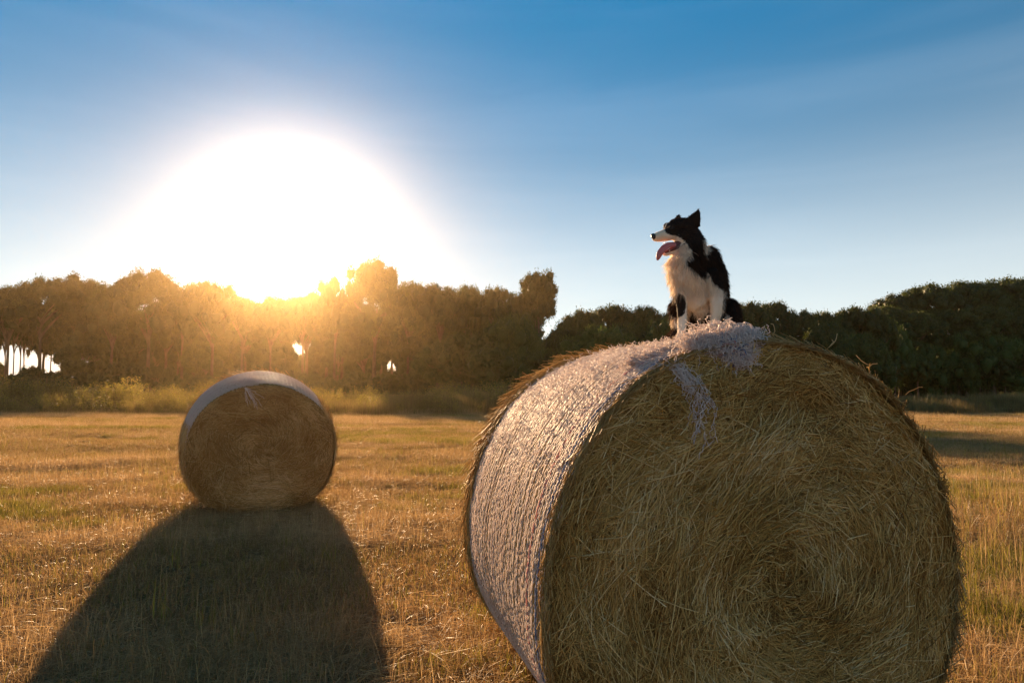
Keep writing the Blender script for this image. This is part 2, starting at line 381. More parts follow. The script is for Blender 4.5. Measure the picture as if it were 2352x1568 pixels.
import bmesh
def ico(sub):
    bm = bmesh.new(); bmesh.ops.create_icosphere(bm, subdivisions=sub, radius=1)
    V = np.array([v.co[:] for v in bm.verts]); F = np.array([[v.index for v in f.verts] for f in bm.faces]); bm.free(); return V, F
ICO1, ICO2, ICO3 = ico(1), ico(2), ico(3)

def crown_mesh(kind, m, nleaf=150):
    """unit crown: x,y in -1..1, z 0..1 (0 = underside, 1 = top)"""
    c = []
    if kind == 'umbrella':
        N = 85
        while len(c) < N:
            a = rng.random() * 6.283; r = math.sqrt(rng.random()); 
            z = (1 - r * r) ** 0.5 * 0.72 + 0.12
            lay = rng.random()
            if lay > 0.6: z = 0.10 + rng.random() * max(0.05, z - 0.12)
            c.append((r * 0.86 * math.cos(a), r * 0.86 * math.sin(a), z, rng.uniform(0.13, 0.22)))
    elif kind == 'ragged':
        for _ in range(26):
            a = rng.random() * 6.283; q = rng.random() ** 0.65 * 0.96; r = 0.80 * math.sqrt(rng.random()) * math.sqrt(max(0.1, 1 - (q - 0.35) ** 2 * 1.6))
            for _ in range(5):
                c.append((r * math.cos(a) + rng.normal(0, .11), r * math.sin(a) + rng.normal(0, .11), 0.10 + 0.78 * q + rng.normal(0, .06), rng.uniform(0.12, 0.21)))
    else:
        for _ in range(80):
            v = rng.normal(size=3); v /= np.linalg.norm(v); q = rng.uniform(0.55, 0.84)
            c.append((v[0] * q, v[1] * q, 0.48 + 0.44 * v[2] * q / 0.84, rng.uniform(0.14, 0.23)))
    c = np.array(c); zs = 1.0 if kind != 'umbrella' else 1.0
    V0, F0 = ICO1; parts = []
    D = V0[None] * (1 + 0.30 * rng.normal(size=(len(c), len(V0), 1)).clip(-1, 1))
    V = c[:, None, :3] + D * c[:, None, 3:4] * 0.80 * np.array([1, 1, 0.75])
    F = (F0[None] + (np.arange(len(c)) * len(V0))[:, None, None]).reshape(-1, 3)
    rv = np.repeat(rng.random(len(c)) * 0.4, len(V0))
    nl = nleaf * len(c); ci = rng.integers(0, len(c), nl)
    d = norm(rng.normal(size=(nl, 3)) + [0, 0, 0.35]); rad = c[ci, 3:4] * rng.uniform(0.70, 1.12, (nl, 1))
    rad = rad * np.where(rng.random((nl, 1)) < 0.07, rng.uniform(1.1, 1.5, (nl, 1)), 1.0)
    p = c[ci, :3] + d * rad * np.array([1, 1, 0.78])
    u = norm(rng.normal(size=(nl, 3)) + d * 1.2) * rng.uniform(0.022, 0.055, (nl, 1)); w = norm(np.cross(u, rng.normal(size=(nl, 3)))) * rng.uniform(0.008, 0.016, (nl, 1))
    LV = np.stack([p - w, p + w, p + u], 1).reshape(-1, 3); LF = np.arange(nl * 3).reshape(-1, 3) + len(V.reshape(-1, 3))
    A = np.concatenate([rv, np.repeat(np.clip(rng.random(nl) * 0.6 + (rng.random(len(c)) * 0.4)[ci], 0, 1), 3)])
    return mesh_np('crown', np.concatenate([V.reshape(-1, 3), LV]), np.concatenate([F, LF]), m, attrs={'rnd': A})

def trunk_mesh(kind):
    """unit trunk: z 0..1; the branches fan out from z 0.62 to radius 0.6 (in crown half widths)"""
    parts = []
    lean = rng.normal(0, 0.03, 2)
    t = np.linspace(0, 1, 6)
    main = np.stack([lean[0] * t + 0.02 * np.sin(4 * t), lean[1] * t, t * 0.9], -1)[None]
    V, F, i = tubes(main, [0.05], 7, [1.25, 0.95, 0.8, 0.65, 0.5, 0.3], ref=np.array([[[1., 0.1, 0]]])); parts.append((V, F, i * 0.0))
    nb = 9 if kind != 'multi' else 4
    B = []
    for k in range(nb):
        a = k * 2.4 + rng.random(); z0 = rng.uniform(0.5, 0.75); q = rng.uniform(0.35, 0.75)
        if kind == 'multi': z0 = 0.02; q = rng.uniform(0.15, 0.4)
        s = np.linspace(0, 1, 6); B.append(np.stack([math.cos(a) * q * s ** 1.2 + lean[0] * z0, math.sin(a) * q * s ** 1.2 + lean[1] * z0, z0 + (0.93 - z0) * s ** 0.9], -1))
    V, F, i = tubes(np.array(B), np.full(nb, 0.026), 5, [1, 0.85, 0.7, 0.55, 0.4, 0.25], ref=np.array([[[0.9, 0.3, 0.1]]])); parts.append((V, F, i * 0.0))
    V, F, a = join(parts); return mesh_np('trunk', V, F, M['bark'], True)

CROWNS = {'umbrella': [crown_mesh('umbrella', M['pine']) for _ in range(4)], 'ragged': [crown_mesh('ragged', M['pine']) for _ in range(3)],
          'round': [crown_mesh('round', M['pine_bright']) for _ in range(3)], 'bush': [crown_mesh('round', M['pine'], 90) for _ in range(2)]}
TRUNKS = [trunk_mesh('fan') for _ in range(4)]; MULTI = [trunk_mesh('multi') for _ in range(2)]
ntree = 0
def tree(px, py, wpx, hpx, Y, kind, label, group=None, cat='tree', name='pine_tree', multi=False):
    """crown centred over px with its top at py, crown width and height in photograph units at distance Y"""
    global ntree; ntree += 1
    k = Y / FPX; top = at(px, py, Y)
    base = empty(name, (top.x, Y, float(ground_z(top.x, Y)) - 0.1), rng.random() * 6.28, label=label, cat=cat, group=group)
    H = top.z - base.location.z; w = wpx * k / 2; h = hpx * k
    cr = obj('crown', CROWNS[kind][ntree % len(CROWNS[kind])], base); cr.location.z = H - h; cr.scale = (w, w * rng.uniform(0.85, 1.1), h)
    tr = obj('trunk', (MULTI if multi else TRUNKS)[ntree % (2 if multi else 4)], base); tr.scale = (min(w, H * 0.5), min(w, H * 0.5), max(0.5, H - h * 0.45))
    return base

PL = 'pines in the tree belt behind the small bale'
rowA = [(-60, 660, 170, 100, 122, 'umbrella'), (25, 652, 130, 100, 118, 'umbrella'), (100, 633, 150, 110, 120, 'umbrella'), (185, 640, 120, 110, 125, 'ragged'), (262, 652, 120, 110, 119, 'umbrella'),
 (345, 614, 170, 140, 121, 'umbrella'), (425, 642, 120, 120, 126, 'umbrella'), (492, 654, 120, 120, 120, 'ragged'), (560, 680, 110, 100, 122, 'umbrella'), (625, 676, 110, 95, 121, 'umbrella'),
 (700, 668, 120, 110, 125, 'umbrella'), (772, 632, 100, 130, 120, 'bush'), (862, 604, 140, 160, 119, 'ragged'), (940, 640, 120, 120, 122, 'umbrella'), (1010, 646, 120, 110, 120, 'umbrella'),
 (1075, 652, 110, 120, 124, 'umbrella'), (1145, 654, 110, 110, 122, 'bush'), (1238, 624, 124, 125, 112, 'ragged')]
rowL = ['dark pine crown cut by the left edge', 'dark pine crown second from the left edge, low and wide', 'broad pine crown rising near the left end of the belt', 'ragged pine crown with small tufts right of the first rise',
 'low pine crown in the dip left of the tallest dark crown', 'tallest broad dark pine crown, left of the glow', 'pine crown sloping down right of the tallest dark crown', 'ragged pine crown above the left side of the small bale',
 'low pine crown directly above the small bale', 'low golden pine crown washed out just below the sun', 'golden pine crown right of the sun, left of a slim one', 'slim golden pine close right of the sun',
 'tall ragged pine right of the sun, highest of the hazy ones', 'pine crown stepping down right of the tall ragged pine', 'ragged pine crown in the middle of the level skyline', 'pine crown left of the last two in the level skyline',
 'last ragged pine before the one standing clear', 'round-topped pine standing clear at the right end of the left belt']
for r_, l_ in zip(rowA, rowL):
    q_ = (r_[0], r_[1], r_[2] * (1.12 if r_[5] == 'umbrella' else 1.3), r_[3] * 1.12, r_[4], r_[5])
    tree(*(r_ if r_[0] == 1238 else q_), label=l_, multi=(r_[0] == 1238))
for i in range(30):
    px = -90 + i * 44 + rng.normal(0, 8)
    if px < 200 and i % 2: continue
    tree(px, 698 + rng.normal(0, 14), 155 + rng.normal(0, 14), 110, 132 + rng.random() * 18, ['umbrella', 'bush', 'ragged'][i % 3], 'dark pine half hidden behind the skyline pines of the left tree belt', 'second row of pines in the left belt')
for i in range(4, 23):
    px = -60 + i * 60 + rng.normal(0, 12)
    tree(px, 762 + rng.normal(0, 18), 125 + rng.normal(0, 12), 100, 112 + rng.random() * 40, 'ragged', 'slender understorey pine among the trunks of the left tree belt', 'understorey pines in the left belt')
mid = [(1062, 764, 170, 110, 104), (1172, 722, 180, 150, 106), (1005, 790, 120, 90, 102), (1372, 747, 210, 160, 64), (1300, 764, 130, 120, 67), (1452, 775, 130, 120, 64), (1130, 800, 130, 90, 64), (1240, 800, 150, 100, 97), (1530, 735, 130, 140, 64), (1720, 748, 130, 150, 64)]
ML = ['rounded green pine in front of the belt, left of the domed pine', 'large domed green pine in front of the belt below the tall clear-standing pine', 'small rounded pine lowest at the left of the green front row', 'wide rounded green pine just above the left shoulder of the near bale',
      'rounded green pine between the domed pine and the wide one', 'rounded pine behind the top left slope of the near bale', 'low rounded tree under the domed green pine', 'low rounded tree below the gap between the domed and the wide pine', 'rounded pine directly behind the dog on its left', 'bright rounded pine directly behind the dog on its right']
for a, l in zip(mid, ML): tree(*a, 'round', l)
for px in (-70, -45, -12, 12, 30, 52, 66, 92, 128, 160, 192, 224): tree(px + rng.normal(0, 4), 716 + rng.normal(0, 14), 62, 74 + rng.normal(0, 10), 128 + rng.random() * 14, 'ragged', 'slim bare-trunked pine against the bright gap at the far left', 'slim pines at the left gap')
ridge = [(1335, 706, 150, 120), (1410, 698, 170, 120), (1485, 700, 150, 120), (1560, 702, 150, 120), (1640, 700, 150, 120), (1715, 692, 160, 120), (1775, 690, 130, 120), (1838, 708, 130, 110), (1900, 708, 140, 110), (1960, 702, 140, 110), (2010, 700, 120, 120)]
for a in ridge: tree(*a, 76 + rng.normal(0, 2), 'umbrella', 'distant dark pine on the low skyline behind the dog', 'pines on the low skyline behind the dog')
for i in range(9): tree(1300 + i * 85 + rng.normal(0, 9), 742 + rng.normal(0, 12), 150, 130, 68 + rng.normal(0, 3), 'umbrella', 'dark pine in front of the low skyline beyond the near bale', 'pines below the low skyline beyond the near bale')
RG = 'umbrella pines on the right side'
right = [(2058, 672, 150, 90), (2130, 652, 190, 100), (2215, 643, 190, 100), (2300, 634, 200, 110), (2390, 630, 200, 110), (2480, 632, 190, 110), (2035, 700, 120, 80), (2090, 712, 150, 90), (2180, 702, 170, 100), (2275, 700, 170, 100), (2365, 705, 180, 110), (2450, 715, 180, 110)]
RL = ['leftmost sunlit umbrella pine of the right group, beside the sky gap', 'sunlit umbrella pine second from the left in the right group', 'umbrella pine in the middle of the right group skyline', 'highest umbrella pine of the right group skyline', 'umbrella pine cut by the right edge', 'umbrella pine beyond the right edge', 'lowest outer crown of the right group, jutting left into the sky gap', 'sunlit crown stepped under the leftmost umbrella pine', 'dark crown stepped under the middle of the right group', 'dark crown stepped under the highest umbrella pine', 'dark crown under the skyline at the right edge', 'dark crown beyond the right edge']
for i, a in enumerate(right): tree(*a, 88 + (i < 6) * 8 + rng.normal(0, 2), 'umbrella', RL[i])
front = [(1955, 757, 130, 140, 84), (2028, 742, 150, 150, 83), (1985, 805, 130, 110, 80), (2215, 770, 160, 130, 84), (2310, 770, 170, 140, 84), (2400, 775, 180, 140, 84), (2120, 790, 150, 120, 84)]
FL = ['rounded bright green tree farthest left in front of the right pine group', 'taller rounded green tree in front of the right pine group', 'low rounded green tree just over the right shoulder of the near bale', 'dark rounded tree under the right umbrella pines', 'dark rounded tree deep in the right shade, near the photo edge', 'dark rounded tree cut off by the right edge', 'dark tree between the bright green trees and the shaded ones at right']
for a, l in zip(front, FL): tree(*a, 'round', l)
for i in range(64):
    px = -120 + i * 40 + rng.normal(0, 9); Y = (108 if px < 1300 else 100 if px < 1950 else 80) + rng.random() * 12
    tree(px, (850 if px < 1000 else 838 if px < 1950 else 812) + rng.normal(0, 12), 85 + rng.normal(0, 10), 62, Y, 'bush', 'dark undergrowth bush at the foot of the pines', 'undergrowth bushes at the foot of the trees', 'bush', 'bush')
for i in range(90):
    px = -120 + i * 28 + rng.normal(0, 10)
    if 1300 < px < 1950 and i % 2: continue
    if px <= 230 and rng.random() < 0.55: continue
    tree(px, 826 + rng.normal(0, 12), 95, 84, (152 if px < 1950 else 96) + rng.random() * 6, 'bush', 'low dark bush deep in the shade between the pine trunks', 'bushes behind the pine trunks', 'bush', 'bush')

for i in range(7): tree(1990 + i * 75, 765 + rng.normal(0, 8), 140, 140, 122, 'bush', 'dark tree far back behind the right pine group', 'trees far behind the right pines')
for a in ((2100, 800, 150, 120, 100), (2170, 800, 150, 130, 104), (2060, 820, 130, 100, 102), (2260, 805, 160, 130, 103)): tree(*a, 'round', 'dark tree filling the shade behind the right pine group', 'trees in the shade behind the right pines')

# ------------------------------------------------------------ hay bales
class Bale:
    foot = 0.96
    def __init__(s, a, H, L, zc, prof, bulge, seed):
        s.a, s.H, s.L, s.zc, s.prof, s.bulge, s.seed = a, H, L, zc, prof, bulge, seed
    def outline(s, phi):
        c, q = np.cos(phi), np.sin(phi)
        x = s.a * np.sign(c) * np.abs(c) ** np.where(q > 0, 0.96, s.foot)
        z = np.where(q > 0, (s.H - s.zc) * np.abs(q) ** 0.98, -(s.zc + 0.02) * np.abs(q) ** 0.86)
        return x, z
    def scale(s, t): return np.interp(t, *s.prof[:2])
    def zs(s, t, z): return np.where(z > 0, z * np.interp(t, [0, 0.7], s.prof[2]), z)
    def side(s, phi, t, out=0.0):
        """point on the curved side; out in metres outwards"""
        phi = np.asarray(phi, float); t = np.asarray(t, float)
        x, z = s.outline(phi); k = s.scale(t) + 0.010 * vnoise(np.stack([phi * 2.0 + 0 * t, t * 3 + 0 * phi], -1), s.seed)
        r = np.hypot(x, z)
        f = k + out / np.maximum(r, 0.3)
        return np.stack([x * f, t * s.L + 0 * x, np.maximum(s.zc + s.zs(t, z) * f, 0.0)], -1)
    def face(s, r, phi, out=0.0, back=False):
        x, z = s.outline(phi); k = s.scale(1.0 if back else 0.0)
        lump = 0.020 * vnoise(np.stack([r * 9.0 + phi * 0.8, phi * 2.2], -1), s.seed + 1) + 0.018 * vnoise(np.stack([x * r * 5, z * r * 5], -1), s.seed + 2)
        edge = np.clip((r - 0.86) / 0.14, 0, 1) ** 2
        y = -(s.bulge * (1 - r * r) + lump * np.clip((1 - r) * 8, 0, 1) + out) + 0.015 * edge
        if back: y = s.L - y
        return np.stack([x * k * r, y, np.maximum(s.zc + s.zs(1.0 if back else 0.0, z) * k * r, 0.0)], -1)

def bale_core(B, shrink=0.985):
    nph, nt_ = 128, 28
    ph = np.linspace(0, 2 * math.pi, nph, endpoint=False); rows = []
    rr = [0.001, .15, .3, .45, .6, .75, .88, .96]
    for r in rr: rows.append(B.face(np.full(nph, r * shrink), ph, -0.006))
    for t in np.linspace(0.035, 0.965, nt_): rows.append(B.side(ph, np.full(nph, t), -0.015))
    for r in rr[::-1]: rows.append(B.face(np.full(nph, r * shrink), ph, -0.015, back=True))
    V = np.stack(rows); n = len(rows)
    a = (np.arange(n - 1)[:, None] * nph + np.arange(nph)[None]); b_ = (np.arange(n - 1)[:, None] * nph + (np.arange(nph)[None] + 1) % nph)
    F = np.stack([a, b_, b_ + nph, a + nph], -1).reshape(-1, 4)
    return V.reshape(-1, 3), F

def face_straws(B, n, L0, L1, rad, m, parent, name, sig=0.30, K=4, rmin=0.02):
    r = np.sqrt(rng.uniform(rmin, 1.0, n)); r = np.where(rng.random(n) < 0.12, rng.random(n), r); phi = rng.random(n) * 2 * math.pi
    ln = rng.uniform(L0, L1, n) * (0.5 + 0.5 * np.minimum(1, r * 1.5))
    wild = rng.random(n) < (0.14 + 0.35 * (r < 0.16) + 0.16 * (r > 0.72))
    # a broad swirl field: the lay of the hay turns slowly from place to place
    x0, z0 = B.outline(phi)
    swirl = 0.55 * vnoise(np.stack([x0 * r * 2.6, z0 * r * 2.6], -1), B.seed + 5)
    dev = rng.normal(0, sig, n) + swirl; dev = np.where(wild, rng.uniform(-1.6, 1.6, n), dev)
    R0 = (B.a + B.H / 2) / 2; t = np.linspace(-0.5, 0.5, K)[None]
    s = t * ln[:, None]
    dphi = s * np.cos(dev)[:, None] / (np.maximum(r, 0.12)[:, None] * R0) * rng.uniform(0.6, 1.0, (n, 1)); dr = s * np.sin(dev)[:, None] / R0
    rr = np.clip(r[:, None] + dr, 0.0, 1.005); pp = phi[:, None] + dphi
    depth = rng.random(n) ** 1.5 * 0.020 - 0.003
    P = B.face(rr, pp, 0) ; P[..., 1] -= depth[:, None] + rng.normal(0, 0.010, (n, 1)) * t * 2 + 0.008 * (1 - 4 * t * t) * rng.random((n, 1))
    q_ = (t + 0.5)[..., None]; P[..., [0, 2]] = 0.3 * P[..., [0, 2]] + 0.7 * (P[:, :1, [0, 2]] * (1 - q_) + P[:, -1:, [0, 2]] * q_)
    # stray straight ones stand off
    stray = rng.random(n) < 0.05
    P[..., 1] -= stray[:, None] * (t + 0.5) * rng.uniform(0.0, 0.05, (n, 1))
    V, F, i = tubes(P, rng.uniform(0.6, 1.25, n) * rad, 3)
    ring = vnoise(np.stack([r * 17 + phi * 0.9, phi * 1.3], -1), B.seed + 9); blot = vnoise(np.stack([x0 * r * 4, z0 * r * 4], -1), B.seed + 10)
    a = np.clip(rng.beta(1.6, 2.0, n) + 0.12 * (depth > 0.010) - 0.10 * (r > 0.85) + 0.16 * ring + 0.14 * blot * (B.H > 1.6025), 0, 1)
    return obj(name, mesh_np(name, V, F, m, attrs={'rnd': a[i]}), parent, kind='stuff')

def side_straws(B, n, t0, t1, p0, p1, L0, L1, rad, m, parent, name, lift=0.03, tend=None):
    t = rng.uniform(t0, t1, n); 
    if tend is not None: t = np.where(rng.random(n) < 0.5, np.clip(np.abs(rng.normal(0, tend, n)) + t0, 0, 1), t)
    ph = rng.uniform(p0, p1, n); ln = rng.uniform(L0, L1, n); dev = rng.normal(0, 0.5, n); K = 4; s = np.linspace(-0.5, 0.5, K)[None] * ln[:, None]
    R0 = B.a; pp = ph[:, None] + s * np.cos(dev)[:, None] / R0; tt = np.clip(t[:, None] + s * np.sin(dev)[:, None] / B.L, -0.03, 1.03)
    up = np.where(rng.random(n) < 0.06, rng.uniform(0.3, 1.0, n) * lift * 2.2, rng.random(n) * lift * 0.4)
    out = 0.006 + rng.random((n, 1)) * 0.012 + up[:, None] * (np.linspace(0, 1, K)[None] ** 1.6)
    P = B.side(pp, tt, out)
    V, F, i = tubes(P, rng.uniform(0.6, 1.25, n) * rad, 3)
    return obj(name, mesh_np(name, V, F, m, attrs={'rnd': rng.beta(2, 2, n)[i]}), parent, kind='stuff')

def net_strands(B, N, t0, t1, p0, p1, seg, rad, wig, m, parent, name, layers=1, cross=True, fray=0.0):
    parts = []
    for l in range(layers):
        tt = t0 + (t1 - t0) * (np.arange(N) + rng.uniform(-0.35, 0.35, N)) / (N - 1)
        ph = p0 + (p1 - p0) * (1 - fray * rng.random((N, 1))) * np.linspace(0, 1, seg)[None]
        drift = 0.009 * vnoise(np.stack([ph * 3, tt[:, None] * 9 + 0 * ph], -1), 60 + l) / B.L * 1.5
        zig = wig * rng.normal(0, 1, (N, seg)) * 0.35 + wig * np.where(np.arange(seg) % 2, 1, -1)[None]
        T = tt[:, None] + drift + zig / B.L
        P = B.side(ph, T, 0.010 + 0.006 * l + 0.004 * rng.random((N, seg)))
        V, F, i = tubes(P, rng.uniform(0.7, 1.2, N) * rad, 3, ref=np.array([[[0.03, 1.0, 0.05]]])); parts.append((V, F, rng.random(N)[i]))
        if cross:
            M_ = N - 1; sg = seg
            T2 = np.where((np.arange(sg) % 2)[None] == 0, T[:-1], T[1:]) + 0 * T[:-1]
            P = B.side(ph[:-1] + 0.3 * (p1 - p0) / seg, T2, 0.009 + 0.006 * l)
            keep = rng.random(M_) < 0.4
            V, F, i = tubes(P[keep], np.full(keep.sum(), rad * 0.38), 3, ref=np.array([[[0.03, 1.0, 0.05]]])); parts.append((V, F, rng.random(keep.sum())[i]))
    V, F, a = join(parts)
    return obj(name, mesh_np(name, V, F, m, attrs={'rnd': a}), parent, kind='stuff' if N > 3 else None)

def curls(P0, n, amp, step, K, rad, flat=(1, 1, 1)):
    """random curly threads starting at points P0 (n,3)"""
    d = norm(rng.normal(size=(n, 3))); out = [P0]
    for k in range(K - 1):
        d = norm(d + rng.normal(size=(n, 3)) * amp); out.append(out[-1] + d * step * np.array(flat))
    return np.stack(out, 1)

# --- near bale
SC = 1.3
TH = R(14)
nearL = 1.54
near_prof = ([0, 0.02, 0.08, 0.35, 0.7, 0.93, 1.0], [0.972, 0.985, 0.992, 1.0, 1.0, 0.985, 0.955], [1.0, 1.0])
NB = Bale(0.832, 1.605, nearL, 0.70, near_prof, 0.05, 40)
near = empty('hay_bale', (0.906, 2.47, 0.0), TH, label='large round hay bale with torn white net and the dog on top', cat='hay bale')
nearM = Matrix.Translation(near.location) @ Matrix.Rotation(TH, 4, 'Z')
V, F = bale_core(NB); obj('hay_core', mesh_np('hay_core', V, F, M['core'], True), near)
face_straws(NB, 26000, 0.07, 0.28, 0.0016, M['straw_cut'], near, 'cut_face_straw')
face_straws(NB, 1600, 0.12, 0.40, 0.0019, M['straw_cut'], near, 'loose_face_straw', sig=0.8)
side_straws(NB, 9000, 0.82, 1.0, R(20), R(235), 0.05, 0.2, 0.0015, M['straw'], near, 'rear_edge_straw', 0.028)
side_straws(NB, 12000, 0.0, 0.9, R(-60), R(88), 0.06, 0.24, 0.0015, M['straw'], near, 'side_straw', 0.016, tend=0.08)
side_straws(NB, 1100, 0.0, 0.016, R(92), R(240), 0.05, 0.18, 0.0014, M['straw'], near, 'rim_straw', 0.006)
net_strands(NB, 76, 0.012, 0.83, R(95), R(262), 300, 0.0021, 0.0012, M['net'], near, 'net_wrap')
net_strands(NB, 60, 0.02, 0.80, R(92), R(178), 170, 0.0018, 0.0018, M['net'], near, 'net_overlap', layers=1, fray=0.65)
net_strands(NB, 2, 0.117, 0.121, R(112), R(255), 300, 0.0019, 0.0015, M['net_red'], near, 'red_strand', cross=False)
net_strands(NB, 2, 0.055, 0.059, R(112), R(255), 300, 0.0019, 0.0015, M['net_blue'], near, 'blue_strand', cross=False)
# loose fluff over the upper slope
n = 1500; ph = R(92) + rng.random(n) ** 1.4 * R(60); tt = rng.uniform(0.03, 0.8, n)
P0 = NB.side(ph, tt, 0.012); C1 = curls(P0, n, 0.85, 0.008, 10, 0, (1, 1, 0.6))
V, F, i = tubes(C1, rng.uniform(0.0008, 0.0015, n), 3); obj('loose_net_loops', mesh_np('loose_net_loops', V, F, M['net'], attrs={'rnd': rng.random(n)[i]}), near, kind='stuff')
# crumpled net heap on the crest, around the dog's feet
def world_to_bale(p): return nearM.inverted() @ Vector(p)
n = 3800; s = rng.random(n) ** 0.75
cr = np.array([world_to_bale(at(px, py, Y))[:] for px, py, Y in ((1440, 830, 2.60), (1530, 808, 2.62), (1590, 784, 2.64), (1640, 766, 2.66), (1668, 764, 2.64), (1697, 778, 2.58), (1712, 788, 2.50))])
f = s * (len(cr) - 1.001); a = f.astype(int); f = (f - a)[:, None]
C = cr[a] * (1 - f) + cr[a + 1] * f
wid = np.interp(s, [0, .3, .6, .8, 1], [0.016, 0.02, 0.045, 0.045, 0.028])[:, None]
C = C + rng.normal(0, 1, (n, 3)).clip(-1.8, 1.8) * wid * np.array([0.8, 0.9, 0.45]) + [0, 0, -0.012]
C1 = curls(C, n, 0.85, 0.0075, 14, 0, (1.2, 1, 0.7))
V, F, i = tubes(C1, rng.uniform(0.0011, 0.0019, n), 3); obj('crumpled_net', mesh_np('crumpled_net', V, F, M['net'], attrs={'rnd': rng.random(n)[i]}), near, kind='stuff')
# torn end hanging over the rim at the right of the heap, with blue and red threads in it
def hang(pts, n, spread, rad, m, name, K=26, amp=0.006, out=0.02):
    q = np.array([world_to_bale(at(px, py, 2.44))[:] for px, py in pts]); L_ = np.linspace(0, len(q) - 1.001, K); a = L_.astype(int); f = (L_ - a)[:, None]
    base = q[a] * (1 - f) + q[a + 1] * f
    w = np.linspace(0.3, 1.0, K)[None, :, None]; off = rng.normal(0, spread, (n, 1, 3)) * w
    P = base[None] + off + np.cumsum(rng.normal(0, amp, (n, K, 3)), 1) * 0.45 + rng.normal(0, amp * 0.55, (n, K, 3))
    # lie on the face
    r = np.hypot(P[..., 0] / NB.a, (P[..., 2] - NB.zc) / (NB.H - NB.zc)); ph = np.arctan2((P[..., 2] - NB.zc) / (NB.H - NB.zc), P[..., 0] / NB.a)
    yy = NB.face(np.clip(r, 0, 0.995), ph, 0)[..., 1]; P[..., 1] = yy - out - np.abs(off[..., 1]) * 0.6 - 0.004 * rng.random(P.shape[:2])
    e = np.exp(-((P[..., 2] - 1.58) / 0.03) ** 2); P[..., 1] += 0.02 * e
    ends = rng.integers(int(K * 0.7), K, n)
    for j in range(n): P[j, ends[j]:] = P[j, ends[j] - 1] + (np.arange(K - ends[j])[:, None]) * 0.0004
    V, F, i = tubes(P, rng.uniform(0.8, 1.2, n) * rad, 3)
    return obj(name, mesh_np(name, V, F, m, attrs={'rnd': rng.random(n)[i]}), near, kind='stuff' if n > 3 else None)
hang([(1530, 845), (1560, 880), (1575, 930), (1566, 985), (1556, 1045)], 11, 0.014, 0.0017, M['net'], 'hanging_net_tail', 34, 0.010)
hang([(1530, 845), (1565, 890), (1586, 940), (1600, 990)], 7, 0.012, 0.0016, M['net'], 'hanging_net_tail', 30, 0.010)
def face_curls(pts, n, spread, K, step, rad, m, name, off=0.03):
    q = np.array([world_to_bale(at(px, py, 2.44))[:] for px, py in pts]); s_ = rng.random(n) * (len(q) - 1.001); a = s_.astype(int); f = (s_ - a)[:, None]
    C = q[a] * (1 - f) + q[a + 1] * f + rng.normal(0, 1, (n, 3)) * spread
    r = np.hypot(C[:, 0] / NB.a, (C[:, 2] - NB.zc) / (NB.H - NB.zc)); ph = np.arctan2((C[:, 2] - NB.zc) / (NB.H - NB.zc), C[:, 0] / NB.a)
    C[:, 1] = NB.face(np.clip(r, 0, 0.995), ph, 0)[:, 1] - off * rng.random(n) + 0.02 * np.clip(r - 0.97, 0, 1) / 0.03
    V, F, i = tubes(curls(C, n, 0.9, step, K, 0, (1, 0.5, 1)), rng.uniform(0.7, 1.2, n) * rad, 3)
    obj(name, mesh_np(name, V, F, m, attrs={'rnd': rng.random(n)[i]}), near, kind='stuff')
face_curls([(1590, 792), (1640, 790), (1690, 785), (1718, 778)], 1500, (0.03, 0, 0.014), 13, 0.0075, 0.0014, M['net'], 'torn_net_edge')
face_curls([(1658, 795), (1676, 812), (1690, 826), (1710, 800)], 700, (0.016, 0, 0.014), 13, 0.0075, 0.0013, M['net'], 'torn_net_edge')
face_curls([(1530, 842), (1536, 852), (1556, 880), (1566, 900)], 110, (0.010, 0, 0.010), 8, 0.009, 0.0012, M['net'], 'net_fluff')
face_curls([(1672, 790), (1686, 800), (1690, 818)], 60, (0.012, 0, 0.010), 8, 0.010, 0.0014, M['net_blue'], 'blue_thread', 0.04)
face_curls([(1655, 796), (1672, 802)], 36, (0.012, 0, 0.008), 8, 0.010, 0.0013, M['net_red'], 'red_thread', 0.04)
# stray straws standing up from the crest and right rim
stray = []
for px, py, px2, py2, Y in ((1775, 770, 1771, 743, 2.6), (1905, 795, 1923, 766, 2.55), (1905, 795, 1912, 780, 2.55), (1965, 815, 2000, 838, 2.6), (2080, 905, 2120, 888, 2.7), (2110, 975, 2165, 985, 2.7), (2125, 1010, 2170, 1060, 2.7), (1990, 842, 2012, 835, 2.6), (1340, 838, 1330, 812, 3.4), (1290, 850, 1268, 852, 3.6), (1345, 835, 1362, 818, 3.4), (1180, 935, 1188, 900, 3.7), (1300, 850, 1322, 835, 3.5), (2150, 1100, 2166, 1085, 2.75), (1740, 772, 1760, 762, 2.6)):
    A, Bq = world_to_bale(at(px, py, Y)), world_to_bale(at(px2, py2, Y)); t = np.linspace(0, 1, 5)[:, None]
    stray.append(np.array(A)[None] * (1 - t) + np.array(Bq)[None] * t + rng.normal(0, 0.002, (5, 3)) + np.sin(t * 3.1) * rng.normal(0, 0.008, (1, 3)))
V, F, i = tubes(np.array(stray), np.full(len(stray), 0.0016), 3); obj('stray_straw', mesh_np('stray_straw', V, F, M['straw'], attrs={'rnd': np.full(len(V), 0.85)}), near, kind='stuff')

